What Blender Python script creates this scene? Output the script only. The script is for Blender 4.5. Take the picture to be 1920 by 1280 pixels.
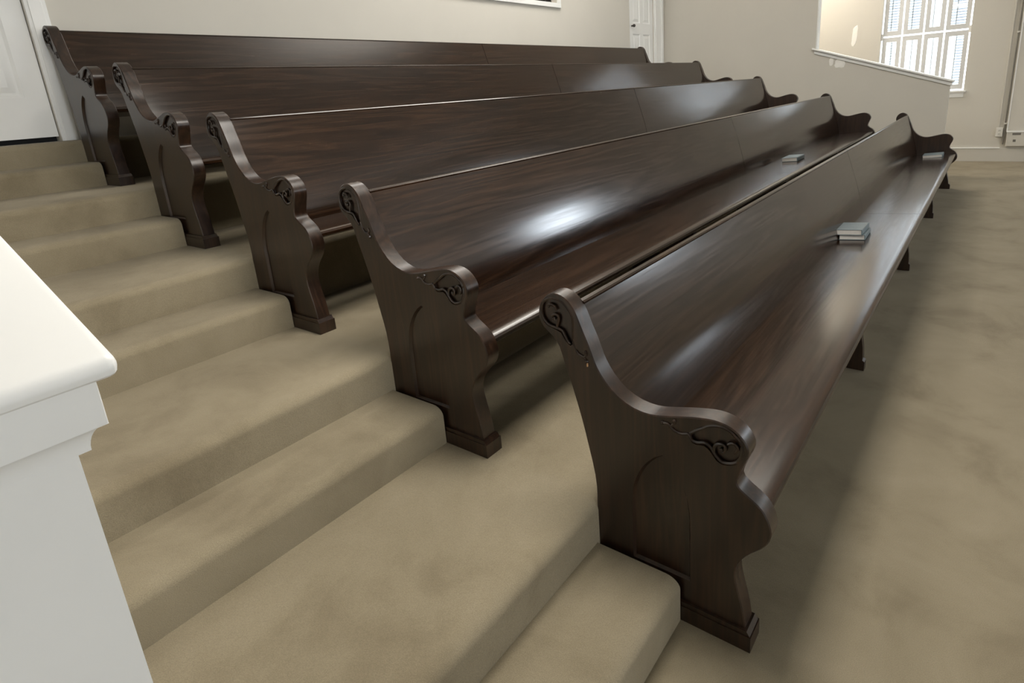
import bpy, bmesh, math, random
from mathutils import Vector, Matrix
for o in list(bpy.data.objects): bpy.data.objects.remove(o)
scene = bpy.context.scene
C = scene.collection
# ------------------------------------------------------------------ camera
cam_d = bpy.data.cameras.new('camera'); cam = bpy.data.objects.new('camera', cam_d); C.objects.link(cam)
RIGHT = Vector((0.59919335, -0.79739465, -0.07161769))
DOWN = Vector((-0.26484352, -0.11300301, -0.95764724))
FWD = Vector((0.75552977, 0.59278334, -0.27889546))
m3 = Matrix((RIGHT, -DOWN, -FWD)).transposed()
cam.matrix_world = Matrix.Translation((-1.2952048, -0.3739960, 1.4932590)) @ m3.to_4x4()
cam_d.sensor_width = 36.0; cam_d.lens = 1112.0746 * 36.0 / 1920.0
cam_d.shift_x = -(1002.2727 - 960.0) / 1920.0; cam_d.shift_y = (501.7210 - 640.0) / 1920.0
cam_d.clip_start = 0.02; cam_d.clip_end = 200
scene.camera = cam
# ------------------------------------------------------------------ world and daylight
world = bpy.data.worlds.new('world'); scene.world = world; world.use_nodes = True
bg = world.node_tree.nodes['Background']; bg.inputs[0].default_value = (0.88, 0.94, 1.0, 1); bg.inputs[1].default_value = 4.5
def area(name, loc, target, sx, sy, power, col=(1, 1, 1)):
    l = bpy.data.lights.new(name, 'AREA'); l.shape = 'RECTANGLE'; l.size = sx; l.size_y = sy; l.energy = power; l.color = col
    o = bpy.data.objects.new(name, l); C.objects.link(o); o.location = loc
    o.rotation_euler = (Vector(target) - Vector(loc)).to_track_quat('-Z', 'Y').to_euler()
    return o
# daylight through the far-wall window (sky portal), the next tall window of that wall, the warm ceiling lamps, and added unseen fills
p_ = area('window_daylight_portal', (10.53, 0.68, 2.45), (0, 0.68, 2.45), 1.3, 2.9, 1.0); p_.data.cycles.is_portal = True
area('window_daylight_side', (10.28, -5.5, 2.20), (0, -5.5, 2.20), 1.5, 1.1, 100, (0.82, 0.91, 1.0))
area('front_daylight_fill', (-1.8, -11.8, 2.6), (-1.8, 0, 2.6), 2.2, 2.75, 390, (0.92, 0.96, 1.0))  # added unseen fill from the front, brightens the end of the knee wall
area('front_daylight_fill', (7.5, -11.8, 2.6), (7.5, 0, 2.6), 4.0, 2.75, 150, (0.92, 0.96, 1.0))  # added unseen fill, gives the pew backrests a grey sheen
area('pendant_lamp_light', (0.5, 0.75, 3.05), (0.5, 0.75, 0), 0.9, 0.9, 64, (1.0, 0.95, 0.87))
area('ceiling_lamp_light', (3.8, 3.3, 4.5), (3.8, 3.3, 0), 4.0, 0.8, 72, (1.0, 0.96, 0.90))
area('ceiling_fill_uplight', (5.0, 2.2, 3.9), (5.0, 2.2, 5.0), 2.0, 2.0, 130, (1.0, 0.97, 0.93))  # added unseen fill, bounces off the ceiling onto back wall and partition
area('side_hall_fill', (9.6, 2.6, 4.4), (9.6, 2.6, 0), 1.0, 1.2, 105, (1.0, 0.94, 0.86))  # added unseen fill, brightens the far wall beyond the opening
scene.view_settings.view_transform = 'Standard'; scene.view_settings.look = 'None'
scene.view_settings.gamma = 1.0; scene.view_settings.use_curve_mapping = False
scene.view_settings.exposure = 0.06
# ------------------------------------------------------------------ measurements (metres)
D, H, L, T = 0.9121, 0.2892, 7.724, 0.066         # row spacing, rise per row, pew length, end thickness
HALF_Y, TIER_Y = 0.195, 0.468                      # half step nose and tier nose behind the foot of a pew
XW, XR, YB, XF = -1.150, 8.72, 4.31, 10.35         # stair wall, partition, back wall, far wall
CEIL, YF, XL = 4.95, -12.0, -10.0
SL = H / D
# ------------------------------------------------------------------ materials
def new_mat(name):
    m = bpy.data.materials.new(name); m.use_nodes = True
    nt = m.node_tree; b = nt.nodes['Principled BSDF']
    return m, nt, b
def node(nt, t, **kw):
    n = nt.nodes.new(t)
    for k, v in kw.items(): setattr(n, k, v)
    return n
def ramp(nt, stops):
    r = node(nt, 'ShaderNodeValToRGB'); e = r.color_ramp.elements
    while len(e) < len(stops): e.new(0.5)
    for q, (p, c) in zip(e, stops): q.position = p; q.color = (*c, 1)
    return r
def mix(nt, typ, fac, a, b):
    n = node(nt, 'ShaderNodeMix', data_type='RGBA', blend_type=typ)
    for sock, v in ((n.inputs[0], fac), (n.inputs[6], a), (n.inputs[7], b)):
        if hasattr(v, 'is_output'): nt.links.new(v, sock)
        elif isinstance(v, (int, float)): sock.default_value = v
        else: sock.default_value = (*v, 1)
    return n.outputs[2]
def noise(nt, vec, scale, detail=3, rough=0.5, dist=0.0):
    n = node(nt, 'ShaderNodeTexNoise'); n.inputs['Scale'].default_value = scale
    n.inputs['Detail'].default_value = detail; n.inputs['Roughness'].default_value = rough; n.inputs['Distortion'].default_value = dist
    nt.links.new(vec, n.inputs['Vector']); return n
def bump(nt, b, h, strength, dist):
    n = node(nt, 'ShaderNodeBump'); n.inputs['Strength'].default_value = strength; n.inputs['Distance'].default_value = dist
    nt.links.new(h, n.inputs['Height']); nt.links.new(n.outputs[0], b.inputs['Normal'])
def mapping(nt, coord, scale, rot=(0, 0, 0)):
    mp = node(nt, 'ShaderNodeMapping'); mp.inputs['Scale'].default_value = scale; mp.inputs['Rotation'].default_value = rot
    nt.links.new(coord, mp.inputs['Vector']); return mp.outputs[0]
def wood(name, along, rough=0.16, lo=(0.009, 0.0040, 0.0019), mid=(0.021, 0.0094, 0.0044), hi=(0.047, 0.0215, 0.0100)):
    m, nt, b = new_mat(name)
    tc = node(nt, 'ShaderNodeTexCoord').outputs['Object']
    info = node(nt, 'ShaderNodeObjectInfo')
    add = node(nt, 'ShaderNodeVectorMath', operation='ADD'); nt.links.new(tc, add.inputs[0])
    rnd = node(nt, 'ShaderNodeVectorMath', operation='SCALE'); rnd.inputs[0].default_value = (7.3, 3.1, 5.7)
    nt.links.new(info.outputs['Random'], rnd.inputs['Scale']); nt.links.new(rnd.outputs[0], add.inputs[1])
    v = add.outputs[0]
    s_big = (0.30, 4.5, 4.5) if along == 'x' else (4.5, 4.5, 0.30)
    s_fine = (3.0, 110.0, 110.0) if along == 'x' else (110.0, 110.0, 3.0)
    n1 = noise(nt, mapping(nt, v, s_big), 1.3, 4, 0.55, 0.5)
    mul = node(nt, 'ShaderNodeMath', operation='MULTIPLY'); mul.inputs[1].default_value = 11.0
    nt.links.new(n1.outputs['Fac'], mul.inputs[0])
    fr = node(nt, 'ShaderNodeMath', operation='PINGPONG'); fr.inputs[1].default_value = 0.5
    nt.links.new(mul.outputs[0], fr.inputs[0])
    dbl = node(nt, 'ShaderNodeMath', operation='MULTIPLY'); dbl.inputs[1].default_value = 2.0
    nt.links.new(fr.outputs[0], dbl.inputs[0])
    n2 = noise(nt, mapping(nt, v, s_fine), 1.0, 2, 0.6)
    r1 = ramp(nt, [(0.20, lo), (0.5, mid), (0.85, hi)])
    av = node(nt, 'ShaderNodeMath', operation='MULTIPLY_ADD'); av.inputs[1].default_value = 0.30
    nt.links.new(dbl.outputs[0], av.inputs[0])
    sc2 = node(nt, 'ShaderNodeMath', operation='MULTIPLY'); sc2.inputs[1].default_value = 0.70
    nt.links.new(n2.outputs['Fac'], sc2.inputs[0]); nt.links.new(sc2.outputs[0], av.inputs[2])
    nt.links.new(av.outputs[0], r1.inputs[0]); nt.links.new(r1.outputs[0], b.inputs['Base Color'])
    rr = node(nt, 'ShaderNodeMapRange'); rr.inputs[3].default_value = rough - 0.03; rr.inputs[4].default_value = rough + 0.05
    nt.links.new(av.outputs[0], rr.inputs[0]); nt.links.new(rr.outputs[0], b.inputs['Roughness'])
    b.inputs['Specular IOR Level'].default_value = 0.75
    bump(nt, b, av.outputs[0], 0.09, 0.0010)
    return m
def plain(name, col, rough=0.6, var=0.06, scale=3.0, bstr=0.0, bscale=300, spec=0.4):
    m, nt, b = new_mat(name)
    pos = node(nt, 'ShaderNodeNewGeometry').outputs['Position']
    n = noise(nt, pos, scale, 4, 0.55)
    r = ramp(nt, [(0.25, tuple(c * (1 - var) for c in col)), (0.75, tuple(min(1, c * (1 + var)) for c in col))])
    nt.links.new(n.outputs['Fac'], r.inputs[0]); nt.links.new(r.outputs[0], b.inputs['Base Color'])
    b.inputs['Roughness'].default_value = rough; b.inputs['Specular IOR Level'].default_value = spec
    if bstr: bump(nt, b, noise(nt, pos, bscale, 2).outputs['Fac'], bstr, 0.002)
    return m
def carpet_mat():
    m, nt, b = new_mat('carpet')
    pos = node(nt, 'ShaderNodeNewGeometry').outputs['Position']
    big = noise(nt, pos, 2.6, 5, 0.62, 0.4); fine = noise(nt, pos, 420, 2, 0.6); tuft = noise(nt, pos, 130, 3, 0.6)
    r = ramp(nt, [(0.30, (0.215, 0.176, 0.113)), (0.50, (0.285, 0.240, 0.160)), (0.72, (0.325, 0.276, 0.190))])
    nt.links.new(big.outputs['Fac'], r.inputs[0])
    g = ramp(nt, [(0.25, (0.78, 0.78, 0.78)), (0.75, (1.10, 1.10, 1.10))]); nt.links.new(fine.outputs['Fac'], g.inputs[0])
    nt.links.new(mix(nt, 'MULTIPLY', 1.0, r.outputs[0], g.outputs[0]), b.inputs['Base Color'])
    b.inputs['Roughness'].default_value = 0.95; b.inputs['Specular IOR Level'].default_value = 0.1
    b.inputs['Sheen Weight'].default_value = 0.12; b.inputs['Sheen Roughness'].default_value = 0.6
    hsum = node(nt, 'ShaderNodeMath', operation='ADD'); nt.links.new(fine.outputs['Fac'], hsum.inputs[0]); nt.links.new(tuft.outputs['Fac'], hsum.inputs[1])
    bump(nt, b, hsum.outputs[0], 0.35, 0.004)
    return m
M = dict(
    wood_x=wood('oak_long_grain', 'x'), wood_z=wood('oak_upright_grain', 'z', rough=0.30),
    carpet=carpet_mat(),
    wall=plain('cream_wall_paint', (0.66, 0.63, 0.565), 0.85, 0.02, 1.5, 0.08, 220, 0.2),
    trim=plain('white_trim_paint', (0.88, 0.88, 0.86), 0.40, 0.02, 4.0, 0.03, 90),
    ceiling=plain('ceiling_paint', (0.75, 0.73, 0.68), 0.9, 0.02),
    patch=plain('wall_filler', (0.93, 0.91, 0.86), 0.9, 0.03, 20),
    plate=plain('white_plastic', (0.78, 0.76, 0.70), 0.35, 0.02),
    dark=plain('shade_black', (0.006, 0.006, 0.006), 0.7, 0.1),  # near-black colour in place of unlit depth
    metal=plain('dark_metal', (0.05, 0.045, 0.04), 0.35, 0.1), pipe=plain('grey_pipe_paint', (0.20, 0.185, 0.16), 0.5, 0.1),
        cover=plain('grey_blue_cloth_cover', (0.20, 0.25, 0.27), 0.40, 0.08, 40, 0.1, 500),
    pages=plain('book_pages', (0.72, 0.69, 0.64), 0.8, 0.05, 60),
    raw=plain('bare_wood_chip', (0.55, 0.32, 0.16), 0.7, 0.1),
)
def glass_mat(name, col, rough=0.03):
    m, nt, b = new_mat(name)
    tr = node(nt, 'ShaderNodeBsdfTransparent'); gl = node(nt, 'ShaderNodeBsdfGlossy'); gl.inputs['Roughness'].default_value = rough
    tr.inputs[0].default_value = (*col, 1)
    fr = node(nt, 'ShaderNodeFresnel'); fr.inputs[0].default_value = 1.45
    mx = node(nt, 'ShaderNodeMixShader'); nt.links.new(fr.outputs[0], mx.inputs[0]); nt.links.new(tr.outputs[0], mx.inputs[1]); nt.links.new(gl.outputs[0], mx.inputs[2])
    nt.links.new(mx.outputs[0], nt.nodes['Material Output'].inputs['Surface'])
    return m
def sheer(name, col, part):
    m, nt, b = new_mat(name); b.inputs['Base Color'].default_value = (*col, 1); b.inputs['Roughness'].default_value = 0.5
    pos = node(nt, 'ShaderNodeNewGeometry').outputs['Position']; n = noise(nt, pos, 30, 2)
    r = ramp(nt, [(0.2, tuple(c * 0.96 for c in col)), (0.8, col)]); nt.links.new(n.outputs['Fac'], r.inputs[0]); nt.links.new(r.outputs[0], b.inputs['Base Color'])
    t = node(nt, 'ShaderNodeBsdfTranslucent'); nt.links.new(r.outputs[0], t.inputs[0])
    mx = node(nt, 'ShaderNodeMixShader'); mx.inputs[0].default_value = part
    nt.links.new(b.outputs[0], mx.inputs[1]); nt.links.new(t.outputs[0], mx.inputs[2]); nt.links.new(mx.outputs[0], nt.nodes['Material Output'].inputs['Surface'])
    return m
M['sash'] = sheer('glare_white_sash', (0.80, 0.80, 0.79), 0.10)  # translucent share stands in for daylight glare on the frames
M['slat'] = sheer('white_plastic_slats', (0.82, 0.84, 0.90), 0.22)
M['glass'] = glass_mat('clear_glass', (0.95, 0.97, 0.97))
M['darkglass'] = glass_mat('dim_glass', (0.30, 0.30, 0.30))
# ------------------------------------------------------------------ helpers
def obj(name, bm, mat, parent=None, smooth=False):
    me = bpy.data.meshes.new(name); bmesh.ops.recalc_face_normals(bm, faces=bm.faces); bm.to_mesh(me); bm.free()
    me.materials.append(M[mat])
    if smooth:
        for p in me.polygons: p.use_smooth = True
        me.set_sharp_from_angle(angle=math.radians(24))
    o = bpy.data.objects.new(name, me); C.objects.link(o); o.parent = parent
    return o
def again(src, parent, loc=(0, 0, 0), scale=(1, 1, 1)):
    o = src.copy(); C.objects.link(o); o.parent = parent; o.location = loc; o.scale = scale
    return o
def empty(name, loc, parent=None):
    o = bpy.data.objects.new(name, None); C.objects.link(o); o.location = loc; o.parent = parent; o.empty_display_size = 0.1
    return o
def tag(o, label, cat, group=None):
    o['label'] = label; o['category'] = cat
    if group: o['group'] = group
    return o
def struct(o): o['kind'] = 'structure'; return o
def add_box(bm, x0, x1, y0, y1, z0, z1, bev=0.0):
    r = bmesh.ops.create_cube(bm, size=1.0)
    bmesh.ops.scale(bm, vec=(x1 - x0, y1 - y0, z1 - z0), verts=r['verts'])
    bmesh.ops.translate(bm, vec=((x0 + x1) / 2, (y0 + y1) / 2, (z0 + z1) / 2), verts=r['verts'])
    if bev:
        es = {e for v in r['verts'] for e in v.link_edges}
        bmesh.ops.bevel(bm, geom=list(es), offset=bev, segments=2, affect='EDGES', profile=0.5)
def box(*a, bev=0.0):
    bm = bmesh.new(); add_box(bm, *a, bev=bev); return bm
def prism_x(pts, x0, x1, nx=1, bm=None):
    """polygon in (y, z) swept along x with end caps"""
    bm = bm or bmesh.new(); rows = []
    for i in range(nx + 1):
        x = x0 + (x1 - x0) * i / nx
        rows.append([bm.verts.new((x, y, z)) for y, z in pts])
    n = len(pts)
    for a, b in zip(rows, rows[1:]):
        for i in range(n): bm.faces.new((a[i], a[(i + 1) % n], b[(i + 1) % n], b[i]))
    bm.faces.new(rows[0]); bm.faces.new(list(reversed(rows[-1])))
    return bm
def prism_y(pts, y0, y1, bm=None):
    bm = bm or bmesh.new()
    a = [bm.verts.new((x, y0, z)) for x, z in pts]; b = [bm.verts.new((x, y1, z)) for x, z in pts]; n = len(pts)
    for i in range(n): bm.faces.new((a[i], a[(i + 1) % n], b[(i + 1) % n], b[i]))
    bm.faces.new(a); bm.faces.new(list(reversed(b))); return bm
def smooth_path(pts, sub=4, closed=False):
    out = []; n = len(pts); rng = range(n) if closed else range(n - 1)
    P = lambda i: pts[i % n] if closed else pts[max(0, min(n - 1, i))]
    for i in rng:
        p0, p1, p2, p3 = P(i - 1), P(i), P(i + 1), P(i + 2)
        for s in range(sub):
            t = s / sub
            out.append(tuple(0.5 * (2 * b + (c - a) * t + (2 * a - 5 * b + 4 * c - d) * t * t + (3 * b - a - 3 * c + d) * t ** 3) for a, b, c, d in zip(p0, p1, p2, p3)))
    if not closed: out.append(tuple(pts[-1]))
    return out
def add_tube(bm, path, rad, nseg=6, flat=1.0):
    """tube along a path in the (y, z) plane standing at x = path[.][0]"""
    rings = []; n = len(path)
    for i, p in enumerate(path):
        p = Vector(p); t = (Vector(path[min(n - 1, i + 1)]) - Vector(path[max(0, i - 1)])).normalized()
        side = Vector((1, 0, 0)); up = t.cross(side).normalized()
        f = 1.0 if 0 < i < n - 1 else 0.55
        rings.append([bm.verts.new(p + (side * math.cos(a) * flat + up * math.sin(a)) * rad * f) for a in [2 * math.pi * k / nseg for k in range(nseg)]])
    for a, b in zip(rings, rings[1:]):
        for k in range(nseg): bm.faces.new((a[k], a[(k + 1) % nseg], b[(k + 1) % nseg], b[k]))
    bm.faces.new(rings[0]); bm.faces.new(list(reversed(rings[-1])))
def offset_loop(pts, d):
    """shift a closed (y, z) loop inwards by d (loop given in any sense)"""
    n = len(pts); area2 = sum(pts[i][0] * pts[(i + 1) % n][1] - pts[(i + 1) % n][0] * pts[i][1] for i in range(n))
    sgn = 1 if area2 > 0 else -1; out = []
    for i in range(n):
        a, b, c = Vector(pts[i - 1]), Vector(pts[i]), Vector(pts[(i + 1) % n])
        t = ((b - a).normalized() + (c - b).normalized())
        t = t.normalized() if t.length > 1e-6 else (c - b).normalized()
        nn = Vector((-t.y, t.x)) * sgn
        out.append((b.x + nn.x * d, b.y + nn.y * d))
    return out
def wall_panels(axis, pos0, pos1, a0, a1, z0, z1, holes):
    """wall slab with rectangular holes (a0, a1, z0, z1); axis is the wall's normal"""
    bm = bmesh.new()
    av = sorted({a0, a1, *[h[0] for h in holes], *[h[1] for h in holes]})
    zv = sorted({z0, z1, *[h[2] for h in holes], *[h[3] for h in holes]})
    for i in range(len(av) - 1):
        run = None
        for j in range(len(zv) - 1):
            ca, cz = (av[i] + av[i + 1]) / 2, (zv[j] + zv[j + 1]) / 2
            solid = not any(h[0] < ca < h[1] and h[2] < cz < h[3] for h in holes)
            if solid:
                if axis == 'y': add_box(bm, av[i], av[i + 1], pos0, pos1, zv[j], zv[j + 1])
                else: add_box(bm, pos0, pos1, av[i], av[i + 1], zv[j], zv[j + 1])
    bmesh.ops.remove_doubles(bm, verts=bm.verts, dist=1e-5)
    return bm
# ------------------------------------------------------------------ room shell
floor = struct(obj('floor', box(XL, XF, YF, YB + 0.2, -0.1, 0.0), 'carpet'))
struct(obj('ceiling', box(XL, XF + 0.2, YF, YB + 0.2, CEIL, CEIL + 0.1), 'ceiling'))
Z6 = 1.428                                            # level of the topmost landing
DOOR1 = (-0.88, -0.040, Z6, Z6 + 2.06)
DOOR2 = (7.500, 8.325, Z6 + 0.0, Z6 + 2.06)
BWIN = (3.45, 5.550, 2.602, 3.65)
wall_back = struct(obj('wall_back', wall_panels('y', YB, YB + 0.14, XL, XF, 0.0, CEIL, [DOOR1, DOOR2, BWIN]), 'wall'))
WIN = (0.085, 1.275, 1.085, 3.85)
wall_far = struct(obj('wall_far', wall_panels('x', XF, XF + 0.16, YF, YB, 0.0, CEIL, [WIN]), 'wall'))
struct(obj('wall_front', box(XL, XF, YF - 0.14, YF, 0, CEIL), 'wall'))
struct(obj('wall_left', box(XL - 0.14, XL, YF, YB, 0, CEIL), 'wall'))
# partition at the right end of the rows: full height, then a knee wall that falls with the steps
bm = box(XR, XR + 0.13, 1.885, YB, 0.0, CEIL)
z_at = lambda y: 1.232 + SL * 1.03 * (y - 0.17)
prism_x([(0.175, 0.0), (1.885, 0.0), (1.885, z_at(1.885)), (0.175, z_at(0.175))], XR, XR + 0.13, bm=bm)
add_box(bm, XR, XR + 0.13, 0.175, 1.885, 3.30, CEIL)
struct(obj('wall_right', bm, 'wall'))
def sloped(x0, x1, y0, y1, za, zb, slope, yref, bev=0.0):
    """board with level cross-section whose top and bottom climb with y"""
    bm = bmesh.new(); f = lambda y, z: z + slope * (y - yref)
    vs = [bm.verts.new((x, y, f(y, z))) for x in (x0, x1) for y in (y0, y1) for z in (za, zb)]
    for q in ((0, 1, 3, 2), (4, 6, 7, 5), (0, 4, 5, 1), (2, 3, 7, 6), (0, 2, 6, 4), (1, 5, 7, 3)): bm.faces.new([vs[i] for i in q])
    if bev: bmesh.ops.bevel(bm, geom=list(bm.edges), offset=bev, segments=3, affect='EDGES', profile=0.5)
    return bm
s2 = SL * 1.03
trim_rail = struct(obj('trim_1', sloped(XR - 0.045, XR + 0.175, 0.135, 1.93, 1.262, 1.290, s2, 0.17, 0.008), 'trim'))
obj('fascia', sloped(XR - 0.018, XR + 0.148, 0.158, 1.90, 1.214, 1.262, s2, 0.17, 0.004), 'trim', trim_rail)
struct(obj('trim_2', box(XR - 0.004, XR + 0.134, 1.868, 1.885, z_at(1.885) + 0.055, 3.30), 'trim'))
# stair knee wall at the left of the aisle
KX0 = -1.58; KY = 0.431
zk = lambda y: 1.146 + SL * (y - KY)
wall_stair = struct(obj('wall_stair', prism_x([(KY, 0.0), (YB, 0.0), (YB, zk(YB)), (KY, zk(KY))], KX0, XW), 'trim'))
cap = struct(obj('trim_3', sloped(KX0 - 0.051, XW + 0.051, KY - 0.051, YB, 1.2215, 1.2475, SL, KY - 0.051, 0.0115), 'trim', smooth=True))
obj('fascia', sloped(KX0 - 0.030, XW + 0.030, KY - 0.030, YB, 1.1656, 1.2230, SL, KY - 0.030, 0.0015), 'trim', cap)
bm = bmesh.new(); prev = None                          # cove moulding: a quarter hollow swept round the end of the wall
for i in range(10):
    a0 = math.pi / 2 * (i - 1) / 8; o0 = 0.0 if i == 0 else 0.011 + 0.019 * (1 - math.cos(a0)); zc = 1.1357 + (0.0 if i == 0 else 0.031 * math.sin(a0))
    ring = [bm.verts.new((x, y, zc + SL * (y - (KY - o0)))) for x, y in ((KX0 - o0, YB), (KX0 - o0, KY - o0), (XW + o0, KY - o0), (XW + o0, YB))]
    if prev:
        for k in range(3): bm.faces.new((prev[k], prev[k + 1], ring[k + 1], ring[k]))
    prev = ring
obj('cove_moulding', bm, 'trim', cap, True)
# baseboard on the far wall
bb = struct(obj('baseboard_far', box(XF - 0.018, XF, -0.85, YB, 0.0, 0.195), 'wall'))
obj('cap_moulding', box(XF - 0.026, XF, -0.46, YB, 0.195, 0.213, bev=0.004), 'trim', bb)
# ------------------------------------------------------------------ carpeted tiers and steps
def step_profile(yf, yb, z0, zt, r=0.034, ry=0.045):
    pts = [(yb, z0), (yf, z0)]
    for i in range(7):
        a = math.pi / 2 * i / 6
        pts.append((yf + ry * (1 - math.cos(a)), zt - r * (1 - math.sin(a))))
    pts.append((yb, zt)); return pts
steps = empty('carpeted_steps', (0, 0, 0)); tag(steps, 'beige carpeted aisle steps climbing between the white knee wall and the pews', 'stairs')
for k in range(5):
    ylast = YB - 0.006 if k == 4 else (k + 1) * D + TIER_Y
    zt = Z6 if k == 4 else (k + 1) * H
    zh = k * H + H / 2 - (0.006 if k == 4 else 0.0)
    obj('step', prism_x(step_profile(k * D + HALF_Y, k * D + TIER_Y + 0.02, k * H - 0.01, zh), XW + 0.004, -0.008), 'carpet', steps, True)
    obj('step', prism_x(step_profile(k * D + TIER_Y, ylast, 0.0, zt), XW + 0.004, -0.008), 'carpet', steps, True)
    t = obj('tier', prism_x(step_profile(k * D + TIER_Y, ylast, 0.0, zt), -0.008, XR), 'carpet', floor, True)
# ------------------------------------------------------------------ doors and windows of the back wall
def panel_door(name, x0, x1, z0, z1, y, knob_x, knob_z):
    d = struct(empty(name, (0, 0, 0)))
    xs = [x0, x0 + 0.115, (x0 + x1) / 2 - 0.05, (x0 + x1) / 2 + 0.05, x1 - 0.115, x1]
    rails = [(z0, z0 + 0.24), (z0 + 0.86, z0 + 1.02), (z0 + 1.60, z0 + 1.70), (z1 - 0.12, z1)]
    bm = bmesh.new()
    for a, b in ((0, 1), (2, 3), (4, 5)): add_box(bm, xs[a], xs[b], y, y + 0.04, z0, z1)
    for za, zb in rails:
        add_box(bm, xs[1], xs[2], y, y + 0.04, za, zb); add_box(bm, xs[3], xs[4], y, y + 0.04, za, zb)
    obj('door_frame', bm, 'trim', d)
    for i in range(3):
        za, zb = rails[i][1], rails[i + 1][0]
        for a, b in ((1, 2), (3, 4)):
            bm = bmesh.new(); A, B = xs[a], xs[b]
            rings = [(0.0, 0.002), (0.016, 0.011), (0.030, 0.011), (0.062, 0.003)]
            loops = [[bm.verts.new(q) for q in ((A + i_, y + d_, za + i_), (B - i_, y + d_, za + i_), (B - i_, y + d_, zb - i_), (A + i_, y + d_, zb - i_))] for i_, d_ in rings]
            for p, q in zip(loops, loops[1:]):
                for k in range(4): bm.faces.new((p[k], p[(k + 1) % 4], q[(k + 1) % 4], q[k]))
            bm.faces.new(loops[-1]); obj('panel', bm, 'trim', d)
    if knob_x is not None:
        bm = bmesh.new(); bmesh.ops.create_uvsphere(bm, u_segments=12, v_segments=8, radius=0.024)
        bmesh.ops.translate(bm, vec=(knob_x, y - 0.045, knob_z), verts=bm.verts)
        bmesh.ops.create_cone(bm, cap_ends=True, segments=10, radius1=0.012, radius2=0.012, depth=0.05, matrix=Matrix.Translation((knob_x, y - 0.022, knob_z)) @ Matrix.Rotation(math.pi / 2, 4, 'X'))
        obj('door_knob', bm, 'metal', d, True)
    return d
def casing(parent, x0, x1, w=0.10):
    bm = bmesh.new(); add_box(bm, x0, x1, YB - 0.020, YB, Z6, Z6 + 2.16, 0.003); add_box(bm, x0 + 0.018, x1 - 0.022, YB - 0.027, YB - 0.019, Z6, Z6 + 2.15, 0.003)
    return obj('casing', bm, 'trim', parent)
door1 = panel_door('door_1', -0.872, -0.044, Z6 + 0.030, Z6 + 2.05, YB + 0.028, -0.80, Z6 + 0.98)
casing(door1, -0.042, 0.066); casing(door1, -0.985, -0.88)
obj('head_casing', box(-0.985, 0.066, YB - 0.022, YB, Z6 + 2.06, Z6 + 2.17, bev=0.003), 'trim', door1)
obj('black_gap_backing', box(-0.88, -0.04, YB + 0.10, YB + 0.13, Z6 - 0.02, Z6 + 2.06), 'dark', door1)  # black sheet behind the door, paints the shade seen under it
door2 = panel_door('door_2', 7.505, 8.320, Z6 + 0.012, Z6 + 2.05, YB + 0.012, 7.585, Z6 + 0.985)
bm = bmesh.new(); add_box(bm, 8.325, 8.60, YB - 0.020, YB, Z6, Z6 + 2.16, 0.003); add_box(bm, 8.345, 8.40, YB - 0.034, YB - 0.019, Z6, Z6 + 2.15, 0.004); add_box(bm, 8.56, 8.62, YB - 0.040, YB - 0.019, Z6, Z6 + 2.15, 0.004)
obj('casing', bm, 'trim', door2)
obj('black_gap_backing', box(7.50, 8.325, YB + 0.10, YB + 0.13, Z6, Z6 + 2.06), 'dark', door2)  # black sheet that paints the shade behind this door
w2 = struct(empty('window_2', (0, 0, 0)))
x0, x1, z0, z1 = BWIN
for a in ((x0 - 0.066, x1 + 0.066, YB - 0.022, YB, z0 - 0.056, z0), (x0 - 0.066, x1 + 0.066, YB - 0.022, YB, z1, z1 + 0.06), (x0 - 0.066, x0, YB - 0.022, YB, z0, z1), (x1, x1 + 0.066, YB - 0.022, YB, z0, z1)):
    obj('window_frame', box(*a, bev=0.003), 'trim', w2)
obj('pane', box(x0, x1, YB + 0.085, YB + 0.090, z0, z1), 'darkglass', w2)
obj('black_room_backing', box(x0 - 0.3, x1 + 0.3, YB + 0.145, YB + 0.16, z0 - 0.3, z1 + 0.3), 'dark', w2)  # black sheet in place of an unlit room, darkness is in its colour
# ------------------------------------------------------------------ window of the far wall: hung panels with daylight between them
w1 = struct(empty('window_1', (0, 0, 0)))
wy0, wy1, wz0, wz1 = WIN
obj('sill', box(XF - 0.045, XF + 0.10, wy0 - 0.03, wy1 + 0.03, wz0 - 0.022, wz0, bev=0.004), 'trim', w1)
obj('apron', box(XF - 0.016, XF, wy0 - 0.005, wy1 + 0.005, wz0 - 0.10, wz0 - 0.022, bev=0.003), 'trim', w1)
cols = [wy1 - 0.012, 0.985, 0.695, 0.420, wy0 + 0.012]; rows_z = [wz0 + 0.012, 1.980, 2.885, wz1 - 0.012]
G = 0.011
def pane_frame(ya, yb, za, zb):
    bm = bmesh.new(); w = 0.058; fx0, fx1 = XF + 0.050, XF + 0.078
    add_box(bm, fx0, fx1, ya, ya + w, za, zb); add_box(bm, fx0, fx1, yb - w, yb, za, zb)
    add_box(bm, fx0, fx1, ya + w, yb - w, za, za + w * 1.25); add_box(bm, fx0, fx1, ya + w, yb - w, zb - w * 1.25, zb)
    return bm
louvred = {(0, 1): (0, 1), (1, 1): (0, 1), (3, 1): (0, 1), (3, 0): (0.0, 0.48), (0, 0): (0.40, 0.62), (0, 2): (0, 1), (1, 2): (0, 1), (3, 2): (0, 1)}
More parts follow.
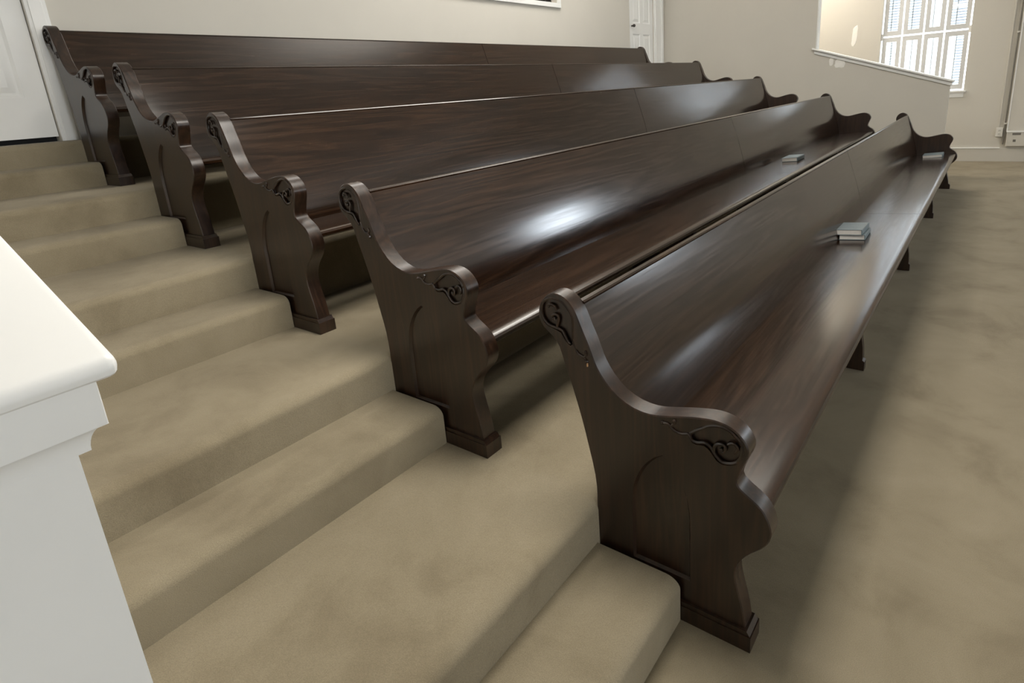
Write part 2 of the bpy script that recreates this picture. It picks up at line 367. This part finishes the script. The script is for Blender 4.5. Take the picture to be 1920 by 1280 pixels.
for i in range(4):
    for j in range(3):
        ya, yb = cols[i + 1] + G, cols[i] - G; za, zb = rows_z[j] + G, rows_z[j + 1] - G
        fr = obj('sash', pane_frame(ya, yb, za, zb), 'sash', w1)
        obj('pane', box(XF + 0.062, XF + 0.066, ya + 0.042, yb - 0.042, za + 0.05, zb - 0.05), 'glass', fr)
        ym = (ya + yb) / 2 + (0.03 if j else 0.0)
        obj('glazing_bar', box(XF + 0.094, XF + 0.104, ym - 0.008, ym + 0.008, za + 0.03, zb - 0.03), 'sash', fr)
        if (i, j) in louvred:
            f0, f1 = louvred[(i, j)]; bm = bmesh.new(); lo, hi = ya + 0.03 + f0 * (yb - ya - 0.06), ya + 0.03 + f1 * (yb - ya - 0.06)
            z = za + 0.04
            while z < zb - 0.05:
                prism_y([(XF + 0.108, z), (XF + 0.122, z + 0.026), (XF + 0.125, z + 0.026), (XF + 0.111, z)], lo, hi, bm); z += 0.040
            s = obj('louvre_slats', bm, 'slat', fr); s['kind'] = 'stuff'
for yy in (cols[0] - 0.004, cols[4] + 0.004):
    obj('bracket', box(XF + 0.035, XF + 0.05, yy - 0.016, yy + 0.016, rows_z[1] - 0.05, rows_z[1] + 0.05), 'trim', w1)
# ------------------------------------------------------------------ things on the far wall and the partition
o = empty('wall_outlet', (XF, -0.43, 0.375)); tag(o, 'white outlet box on the wall low beside the dark pipe', 'outlet')
obj('cover_plate', box(-0.042, 0, -0.042, 0.042, 0, 0.135, bev=0.006), 'plate', o)
for zc in (0.042, 0.095):
    s = obj('socket', box(-0.046, -0.040, -0.020, 0.020, zc - 0.017, zc + 0.017, bev=0.003), 'plate', o)
    for yy in (-0.008, 0.008): obj('slot', box(-0.0475, -0.0455, yy - 0.002, yy + 0.002, zc - 0.006, zc + 0.008), 'dark', s)
o = empty('surface_raceway', (XF, -0.415, 0.512)); tag(o, 'thin wall-coloured cable raceway rising from the outlet box', 'raceway')
obj('channel', box(-0.014, 0, -0.010, 0.010, 0, CEIL - 0.56, bev=0.003), 'wall', o)
o = empty('conduit_pipe', (XF - 0.03, -0.49, 0.26)); tag(o, 'dark vertical pipe on the far wall between outlet box and wall panel', 'pipe')
bm = bmesh.new(); bmesh.ops.create_cone(bm, cap_ends=True, segments=14, radius1=0.011, radius2=0.011, depth=4.6, matrix=Matrix.Translation((0, 0, 2.30))); obj('tube', bm, 'pipe', o, True)
for z in (0.30, 1.6, 3.0): obj('clamp', box(-0.014, 0.03, -0.018, 0.018, z, z + 0.02), 'plate', o)
o = empty('wall_panel', (XF, -0.95, 0.215)); tag(o, 'pale flat panel right of the dark pipe with scuffed lower box', 'panel')
obj('board', box(-0.06, 0, -0.02, 0.43, 0.245, CEIL - 0.3, bev=0.004), 'wall', o)
obj('edge_strip', box(-0.068, 0, 0.422, 0.436, 0.245, CEIL - 0.3, bev=0.003), 'trim', o)
lb = obj('lower_box', box(-0.075, 0, -0.02, 0.425, 0.02, 0.225, bev=0.006), 'wall', o)
obj('ledge', box(-0.085, 0, -0.02, 0.432, 0.225, 0.246, bev=0.004), 'trim', o)
for a in ((-0.0775, -0.074, 0.26, 0.36, 0.185, 0.215), (-0.0775, -0.074, 0.31, 0.345, 0.085, 0.120)): obj('worn_hole', box(*a, bev=0.001), 'pipe', lb)
def blob(name, ax, c, ry, rz, label, tilt=0.0, n=20, seed=1):
    rnd = random.Random(seed); bm = bmesh.new(); a_, b_ = [], []
    for k in range(n):
        t = 2 * math.pi * k / n; q = 1 + rnd.uniform(-0.12, 0.12); cs, sn = math.cos(t), math.sin(t)
        yy = ry * q * math.copysign(abs(cs) ** 0.6, cs); zz = rz * q * math.copysign(abs(sn) ** 0.6, sn)
        y, z = yy * math.cos(tilt) - zz * math.sin(tilt), yy * math.sin(tilt) + zz * math.cos(tilt)
        a_.append(bm.verts.new((0, y, z))); b_.append(bm.verts.new((-0.003, y * 0.93, z * 0.93)))
    for k in range(n): bm.faces.new((a_[k], a_[(k + 1) % n], b_[(k + 1) % n], b_[k]))
    bm.faces.new(b_); bm.faces.new(list(reversed(a_)))
    o = obj(name, bm, 'patch'); o.location = c; tag(o, label, 'patch'); return o
blob('filler_patch', 0, (XR, 1.66, 1.650), 0.028, 0.055, 'small narrow pale filler patch under the sloping rail', seed=2)
blob('filler_patch', 0, (XR, 1.545, 1.612), 0.068, 0.060, 'wider pale filler patch under the sloping rail', 0.10, seed=3)
blob('filler_patch', 0, (XF, 1.66, 2.05), 0.040, 0.155, 'tall pale filler smear on the wall left of the barred window', 0.05, seed=4)
# ------------------------------------------------------------------ pews
END = [(0.586, 0.943), (0.563, 0.940), (0.543, 0.930), (0.528, 0.915), (0.516, 0.898), (0.504, 0.871), (0.491, 0.839), (0.477, 0.808), (0.465, 0.775), (0.452, 0.743),
       (0.426, 0.703), (0.386, 0.665), (0.337, 0.643), (0.290, 0.638), (0.252, 0.644), (0.216, 0.653), (0.170, 0.664), (0.126, 0.672), (0.093, 0.672), (0.066, 0.665),
       (0.045, 0.652), (0.030, 0.635), (0.0215, 0.617), (0.021, 0.600), (0.027, 0.580), (0.037, 0.555), (0.045, 0.531), (0.048, 0.512), (0.040, 0.498), (0.023, 0.485), (0.004, 0.473),
       (-0.016, 0.457), (-0.031, 0.434), (-0.040, 0.408), (-0.041, 0.384), (-0.033, 0.360), (-0.016, 0.336), (0.008, 0.312), (0.032, 0.280), (0.045, 0.248), (0.046, 0.218), (0.039, 0.183),
       (0.027, 0.135), (0.019, 0.095), (0.014, 0.055), (0.014, 0.002),
       (0.482, 0.002), (0.482, 0.060), (0.481, 0.140), (0.475, 0.218), (0.471, 0.300), (0.475, 0.378), (0.491, 0.461), (0.513, 0.561), (0.540, 0.658), (0.562, 0.725), (0.578, 0.778),
       (0.600, 0.808), (0.624, 0.825), (0.640, 0.846), (0.645, 0.873), (0.639, 0.899), (0.627, 0.919), (0.609, 0.935)]
TOP_RIM = [(0.5271, 0.8075), (0.5247, 0.8451), (0.524, 0.8737), (0.5296, 0.891), (0.5422, 0.907), (0.5551, 0.9191), (0.5709, 0.9257), (0.5918, 0.9276), (0.6139, 0.9201), (0.6284, 0.9054), (0.6341, 0.8816), (0.6286, 0.8594), (0.6152, 0.8449), (0.5988, 0.8385), (0.5823, 0.8363), (0.5638, 0.8315), (0.5543, 0.8166), (0.547, 0.8034), (0.5361, 0.7942)]
TOP_STEM = [(0.5271, 0.8075), (0.5244, 0.7956), (0.5184, 0.7822), (0.5099, 0.7715), (0.5011, 0.7672), (0.4922, 0.765), (0.4848, 0.7562)]
TOP_LEAF = [(0.4877, 0.7846), (0.4835, 0.7793), (0.484, 0.771), (0.4922, 0.765)]
TOP_SPIRAL = [(0.5821, 0.8384), (0.5761, 0.8562), (0.5727, 0.8692), (0.5792, 0.8774), (0.5886, 0.8778), (0.5974, 0.8722), (0.598, 0.8648), (0.591, 0.8618), (0.586, 0.8659)]
TOP_BRANCH = [(0.5805, 0.8905), (0.5856, 0.902), (0.5959, 0.9065), (0.6054, 0.906), (0.6084, 0.8983)]
ARM_VINE = [(0.2497, 0.6256), (0.2329, 0.627), (0.2211, 0.6155), (0.207, 0.6099), (0.193, 0.6094), (0.1768, 0.6133), (0.1677, 0.5976), (0.1518, 0.5954), (0.1339, 0.6001), (0.1184, 0.5942), (0.1094, 0.5801), (0.0983, 0.5668), (0.0852, 0.5591), (0.0639, 0.5631), (0.0473, 0.5751), (0.0375, 0.5977), (0.0371, 0.6215)]
ARM_FORK = [(0.1768, 0.6133), (0.1587, 0.6277), (0.1386, 0.6412), (0.1255, 0.6513), (0.1082, 0.6579), (0.089, 0.6603), (0.07, 0.6556), (0.0552, 0.645), (0.0446, 0.6355), (0.0371, 0.6215)]
ARM_SPIRAL = [(0.1094, 0.5801), (0.1075, 0.5979), (0.0989, 0.608), (0.0861, 0.6099), (0.0795, 0.6025), (0.0836, 0.589), (0.0922, 0.5909)]
ARM_LEAF = [(0.0755, 0.6134), (0.063, 0.6212), (0.0525, 0.6187), (0.0481, 0.6083), (0.0561, 0.5936)]
ARM_BUD = [(0.2151, 0.6399), (0.2163, 0.632), (0.2258, 0.6229)]
ARM_POCKET = [(0.161, 0.6318), (0.1343, 0.6500), (0.1083, 0.6612), (0.0849, 0.6636), (0.0639, 0.6590), (0.0491, 0.6490), (0.0374, 0.6330), (0.0320, 0.6126), (0.0355, 0.5897), (0.0481, 0.5675), (0.0638, 0.5578), (0.0851, 0.5526), (0.1026, 0.5603), (0.116, 0.5778), (0.1338, 0.5915), (0.1563, 0.5877), (0.1723, 0.5961), (0.17, 0.6192)]
TOP_POCKET = [(0.5259, 0.804), (0.5215, 0.8380), (0.5205, 0.8749), (0.5268, 0.8938), (0.5395, 0.9095), (0.5546, 0.9222), (0.5728, 0.9285), (0.5939, 0.9290), (0.6149, 0.9219), (0.6297, 0.9071), (0.6360, 0.8807), (0.6310, 0.8552), (0.6172, 0.8401), (0.5899, 0.8317), (0.5676, 0.8247), (0.5583, 0.8096), (0.5475, 0.7971), (0.5364, 0.7899)]
def arch_loop():
    # lancet: base, straight sides, two arcs meeting in a point
    yl, yr, zb, zs, za, ya = 0.350, 0.171, 0.140, 0.330, 0.524, 0.252
    pts = [(yr, zb), (yr, zs)]
    for i in range(1, 8):
        t = i / 8; pts.append((yr + (ya - yr) * t ** 2.0, zs + (za - zs) * (1 - (1 - t) ** 1.25)))
    pts.append((ya, za))
    for i in range(7, 0, -1):
        t = i / 8; pts.append((yl + (ya - yl) * t ** 2.0, zs + (za - zs) * (1 - (1 - t) ** 1.25)))
    pts += [(yl, zs), (yl, zb)]
    return pts
def end_panel_mesh():
    bm = bmesh.new(); X0, X1, bv = 0.006, T, 0.003
    key = END[:45]; back = END[45:]
    # smooth the curved run, keep the foot square
    run = smooth_path(END[46:] + END[:46], 2, closed=False)
    loop = []
    for p in run:
        if not loop or (Vector(p) - Vector(loop[-1])).length > 1e-4: loop.append(p)
    ins = offset_loop(loop, bv)
    rings = [(X0, ins), (X0 + bv, loop), (X1 - bv, loop), (X1, ins)]
    V = [[bm.verts.new((x, y, z)) for y, z in pts] for x, pts in rings]; n = len(loop)
    for a, b in zip(V, V[1:]):
        for i in range(n): bm.faces.new((a[i], a[(i + 1) % n], b[(i + 1) % n], b[i]))
    # inner face
    es = [bm.edges.get((V[-1][i], V[-1][(i + 1) % n])) for i in range(n)]
    bmesh.ops.triangle_fill(bm, use_beauty=True, use_dissolve=False, edges=es)
    # outer face with the sunk fields (two scroll pockets, one lancet)
    es = [bm.edges.get((V[0][i], V[0][(i + 1) % n])) for i in range(n)]
    for pocket, depth, inset in ((smooth_path(TOP_POCKET, 2, True), 0.009, 0.003), (smooth_path(ARM_POCKET, 2, True), 0.009, 0.003), (arch_loop(), 0.010, 0.007)):
        m = len(pocket); a = [bm.verts.new((X0, y, z)) for y, z in pocket]
        b = [bm.verts.new((X0 + depth, y, z)) for y, z in offset_loop(pocket, inset)]
        for i in range(m):
            es.append(bm.edges.new((a[i], a[(i + 1) % m])))
        for i in range(m): bm.faces.new((a[i], a[(i + 1) % m], b[(i + 1) % m], b[i]))
        be = [bm.edges.get((b[i], b[(i + 1) % m])) for i in range(m)]
        bmesh.ops.triangle_fill(bm, use_beauty=True, use_dissolve=False, edges=be)
    bmesh.ops.triangle_fill(bm, use_beauty=True, use_dissolve=False, edges=es)
    return bm
def carve(paths, x):
    bm = bmesh.new()
    for pts, r in paths: add_tube(bm, [(x, y, z) for y, z in smooth_path(pts, 4)], r)
    return bm
def dot(bm, x, y, z, r): bmesh.ops.create_uvsphere(bm, u_segments=8, v_segments=6, radius=r, matrix=Matrix.Translation((x, y, z)))
BACK = [(0.519, 0.902), (0.5079, 0.87), (0.4975, 0.84), (0.4872, 0.81), (0.477, 0.78), (0.467, 0.75), (0.4571, 0.72), (0.4473, 0.69), (0.4394, 0.665), (0.4316, 0.64), (0.4242, 0.615), (0.4171, 0.59), (0.4117, 0.57), (0.4065, 0.55), (0.4015, 0.53), (0.3969, 0.51), (0.3925, 0.49), (0.3884, 0.47), (0.3846, 0.45), (0.3811, 0.43), (0.377, 0.405)]
def back_profile():
    f = smooth_path(BACK, 2); th = 0.026; rear = []
    for i, p in enumerate(f):
        a, b = Vector(f[max(0, i - 1)]), Vector(f[min(len(f) - 1, i + 1)]); t = (b - a).normalized()
        nn = Vector((-t.y, t.x)); rear.append((p[0] + abs(nn.x) * th, p[1] + (nn.y if nn.x > 0 else -nn.y) * th * 0.3))
    top = [(0.518, 0.908), (0.523, 0.912), (0.537, 0.913), (0.541, 0.909)]
    return f[::-1] + top + rear[1:]
SEAT = [(-0.018, 0.410), (-0.024, 0.416), (-0.025, 0.428), (-0.020, 0.436), (-0.008, 0.4405), (0.02, 0.441), (0.08, 0.438), (0.16, 0.433), (0.25, 0.427), (0.34, 0.421), (0.412, 0.417),
        (0.412, 0.391), (0.34, 0.395), (0.25, 0.401), (0.16, 0.406), (0.08, 0.410)]
SUP = [(0.075, 0.412), (0.050, 0.385), (0.030, 0.345), (0.030, 0.300), (0.045, 0.262), (0.055, 0.225), (0.050, 0.180), (0.042, 0.130), (0.038, 0.075), (0.038, 0.058), (0.028, 0.050), (0.028, 0.001),
       (0.452, 0.001), (0.452, 0.050), (0.442, 0.058), (0.438, 0.30), (0.420, 0.385), (0.30, 0.395), (0.16, 0.403)]
def make_pew():
    p = empty('church_pew', (0, 0, 0)); xm = L / 2
    e = obj('end_panel', end_panel_mesh(), 'wood_z', p, True)
    obj('plinth', prism_x([(-0.004, 0.0), (0.492, 0.0), (0.492, 0.050), (-0.004, 0.050)], -0.006, T + 0.006), 'wood_z', e)
    bm = prism_x([(-0.001, 0.050), (0.490, 0.050), (0.484, 0.064), (0.008, 0.064)], -0.003, T + 0.003)
    obj('plinth_moulding', bm, 'wood_z', e)
    xv = 0.0085
    bm = carve([(TOP_RIM, 0.0045), (TOP_STEM, 0.0045), (TOP_LEAF, 0.0042), (TOP_SPIRAL, 0.0042), (TOP_BRANCH, 0.0040)], xv)
    dot(bm, xv, 0.589, 0.866, 0.005); dot(bm, xv, 0.607, 0.899, 0.004); obj('scroll_carving', bm, 'wood_z', e, True)
    # tail of the stem that runs out of the pocket over the flat face
    bm = carve([(TOP_STEM[2:], 0.0042), (TOP_LEAF, 0.0040)], 0.0055); dot(bm, 0.005, 0.483, 0.753, 0.006); obj('scroll_carving', bm, 'wood_z', e, True)
    bm = carve([(ARM_VINE[5:], 0.0046), (ARM_FORK, 0.0046), (ARM_SPIRAL, 0.0044), (ARM_LEAF, 0.0042)], xv)
    dot(bm, xv, 0.089, 0.594, 0.006); obj('scroll_carving', bm, 'wood_z', e, True)
    bm = carve([(ARM_VINE[:7], 0.0044), (ARM_BUD, 0.0042)], 0.0055); dot(bm, 0.005, 0.2155, 0.640, 0.0055); dot(bm, 0.005, 0.250, 0.626, 0.0055); obj('scroll_carving', bm, 'wood_z', e, True)
    r = again(e, p, (L, 0, 0), (-1, 1, 1))
    for ch in list(e.children): again(ch, r)
    for a, b in ((T - 0.004, xm - 0.0026), (xm + 0.0026, L - T + 0.004)):
        obj('backrest', prism_x(back_profile(), a, b), 'wood_x', p, True)
        obj('seat', prism_x(SEAT, a, b), 'wood_x', p, True)
    s = None
    for f in (0.25, 0.5, 0.757):
        if s is None: s = obj('support', prism_x(SUP, -0.024, 0.024), 'wood_z', p, True); s.location.x = f * L
        else: again(s, p, (f * L, 0, 0))
    return p
def copy_tree(o, parent=None):
    c = o.copy(); C.objects.link(c); c.parent = parent
    for ch in list(o.children): copy_tree(ch, c)
    return c
proto = make_pew()
LABELS = ['front dark oak pew on the lowest level with two stacked books on its seat',
          'dark oak pew in the second row with a single book on its seat',
          'dark oak pew in the middle row, third from the front',
          'dark oak pew in the fourth row, next to the rearmost one',
          'rearmost dark oak pew against the cream back wall']
pews = []
for k in range(5):
    p = proto if k == 0 else copy_tree(proto)
    p.location = (0, k * D, k * H); tag(p, LABELS[k], 'pew', 'rows of oak pews on the tiers'); pews.append(p)
chip = obj('bare_wood_chip', box(0.0, 0.0058, 0.4775, 0.4810, 0.738, 0.749, bev=0.0012), 'raw', pews[0])
# ------------------------------------------------------------------ books
def book(loc, rz, w, d, h, label, tilt=0.0):
    """spine runs along local x (length w) on the local -y side; depth d; page edges elsewhere"""
    b = empty('hymn_book', loc); b.rotation_euler = (tilt, 0, rz); tag(b, label, 'book', 'hymn books left on the pews')
    c = 0.003
    obj('page_block', box(c, w - c, 0.004, d - c * 1.5, c, h - c), 'pages', b)
    obj('cover', box(0, w, 0, d, 0, c, bev=0.0008), 'cover', b); obj('cover', box(0, w, 0, d, h - c, h, bev=0.0008), 'cover', b)
    obj('spine', prism_x([(0.0045, 0.0), (-0.001, h * 0.15), (-0.003, h * 0.5), (-0.001, h * 0.85), (0.0045, h)], 0, w), 'cover', b, True)
    return b
seat_z = lambda y: next(z0 + (z1 - z0) * (y - y0) / (y1 - y0) for (y0, z0), (y1, z1) in zip(SEAT[4:10], SEAT[5:11]) if y0 <= y <= y1)
tl = math.atan2(0.421 - 0.433, 0.34 - 0.16)
book((2.975, 0.222, seat_z(0.222) + 0.0015), 0.02, 0.235, 0.155, 0.034, 'lower hymn book of the stack of two on the front pew', tl)
book((2.960, 0.240, seat_z(0.240) + 0.0365), -0.02, 0.235, 0.158, 0.036, 'upper hymn book of the stack of two on the front pew', tl)
book((4.63, D + 0.155, H + seat_z(0.155) + 0.0015), 0.0, 0.26, 0.140, 0.036, 'single hymn book lying on the second-row pew seat', tl)
book((7.30, 0.09, seat_z(0.09) + 0.0015), 0.0, 0.25, 0.20, 0.032, 'closed hymn book at the far end of the front pew', -0.10)
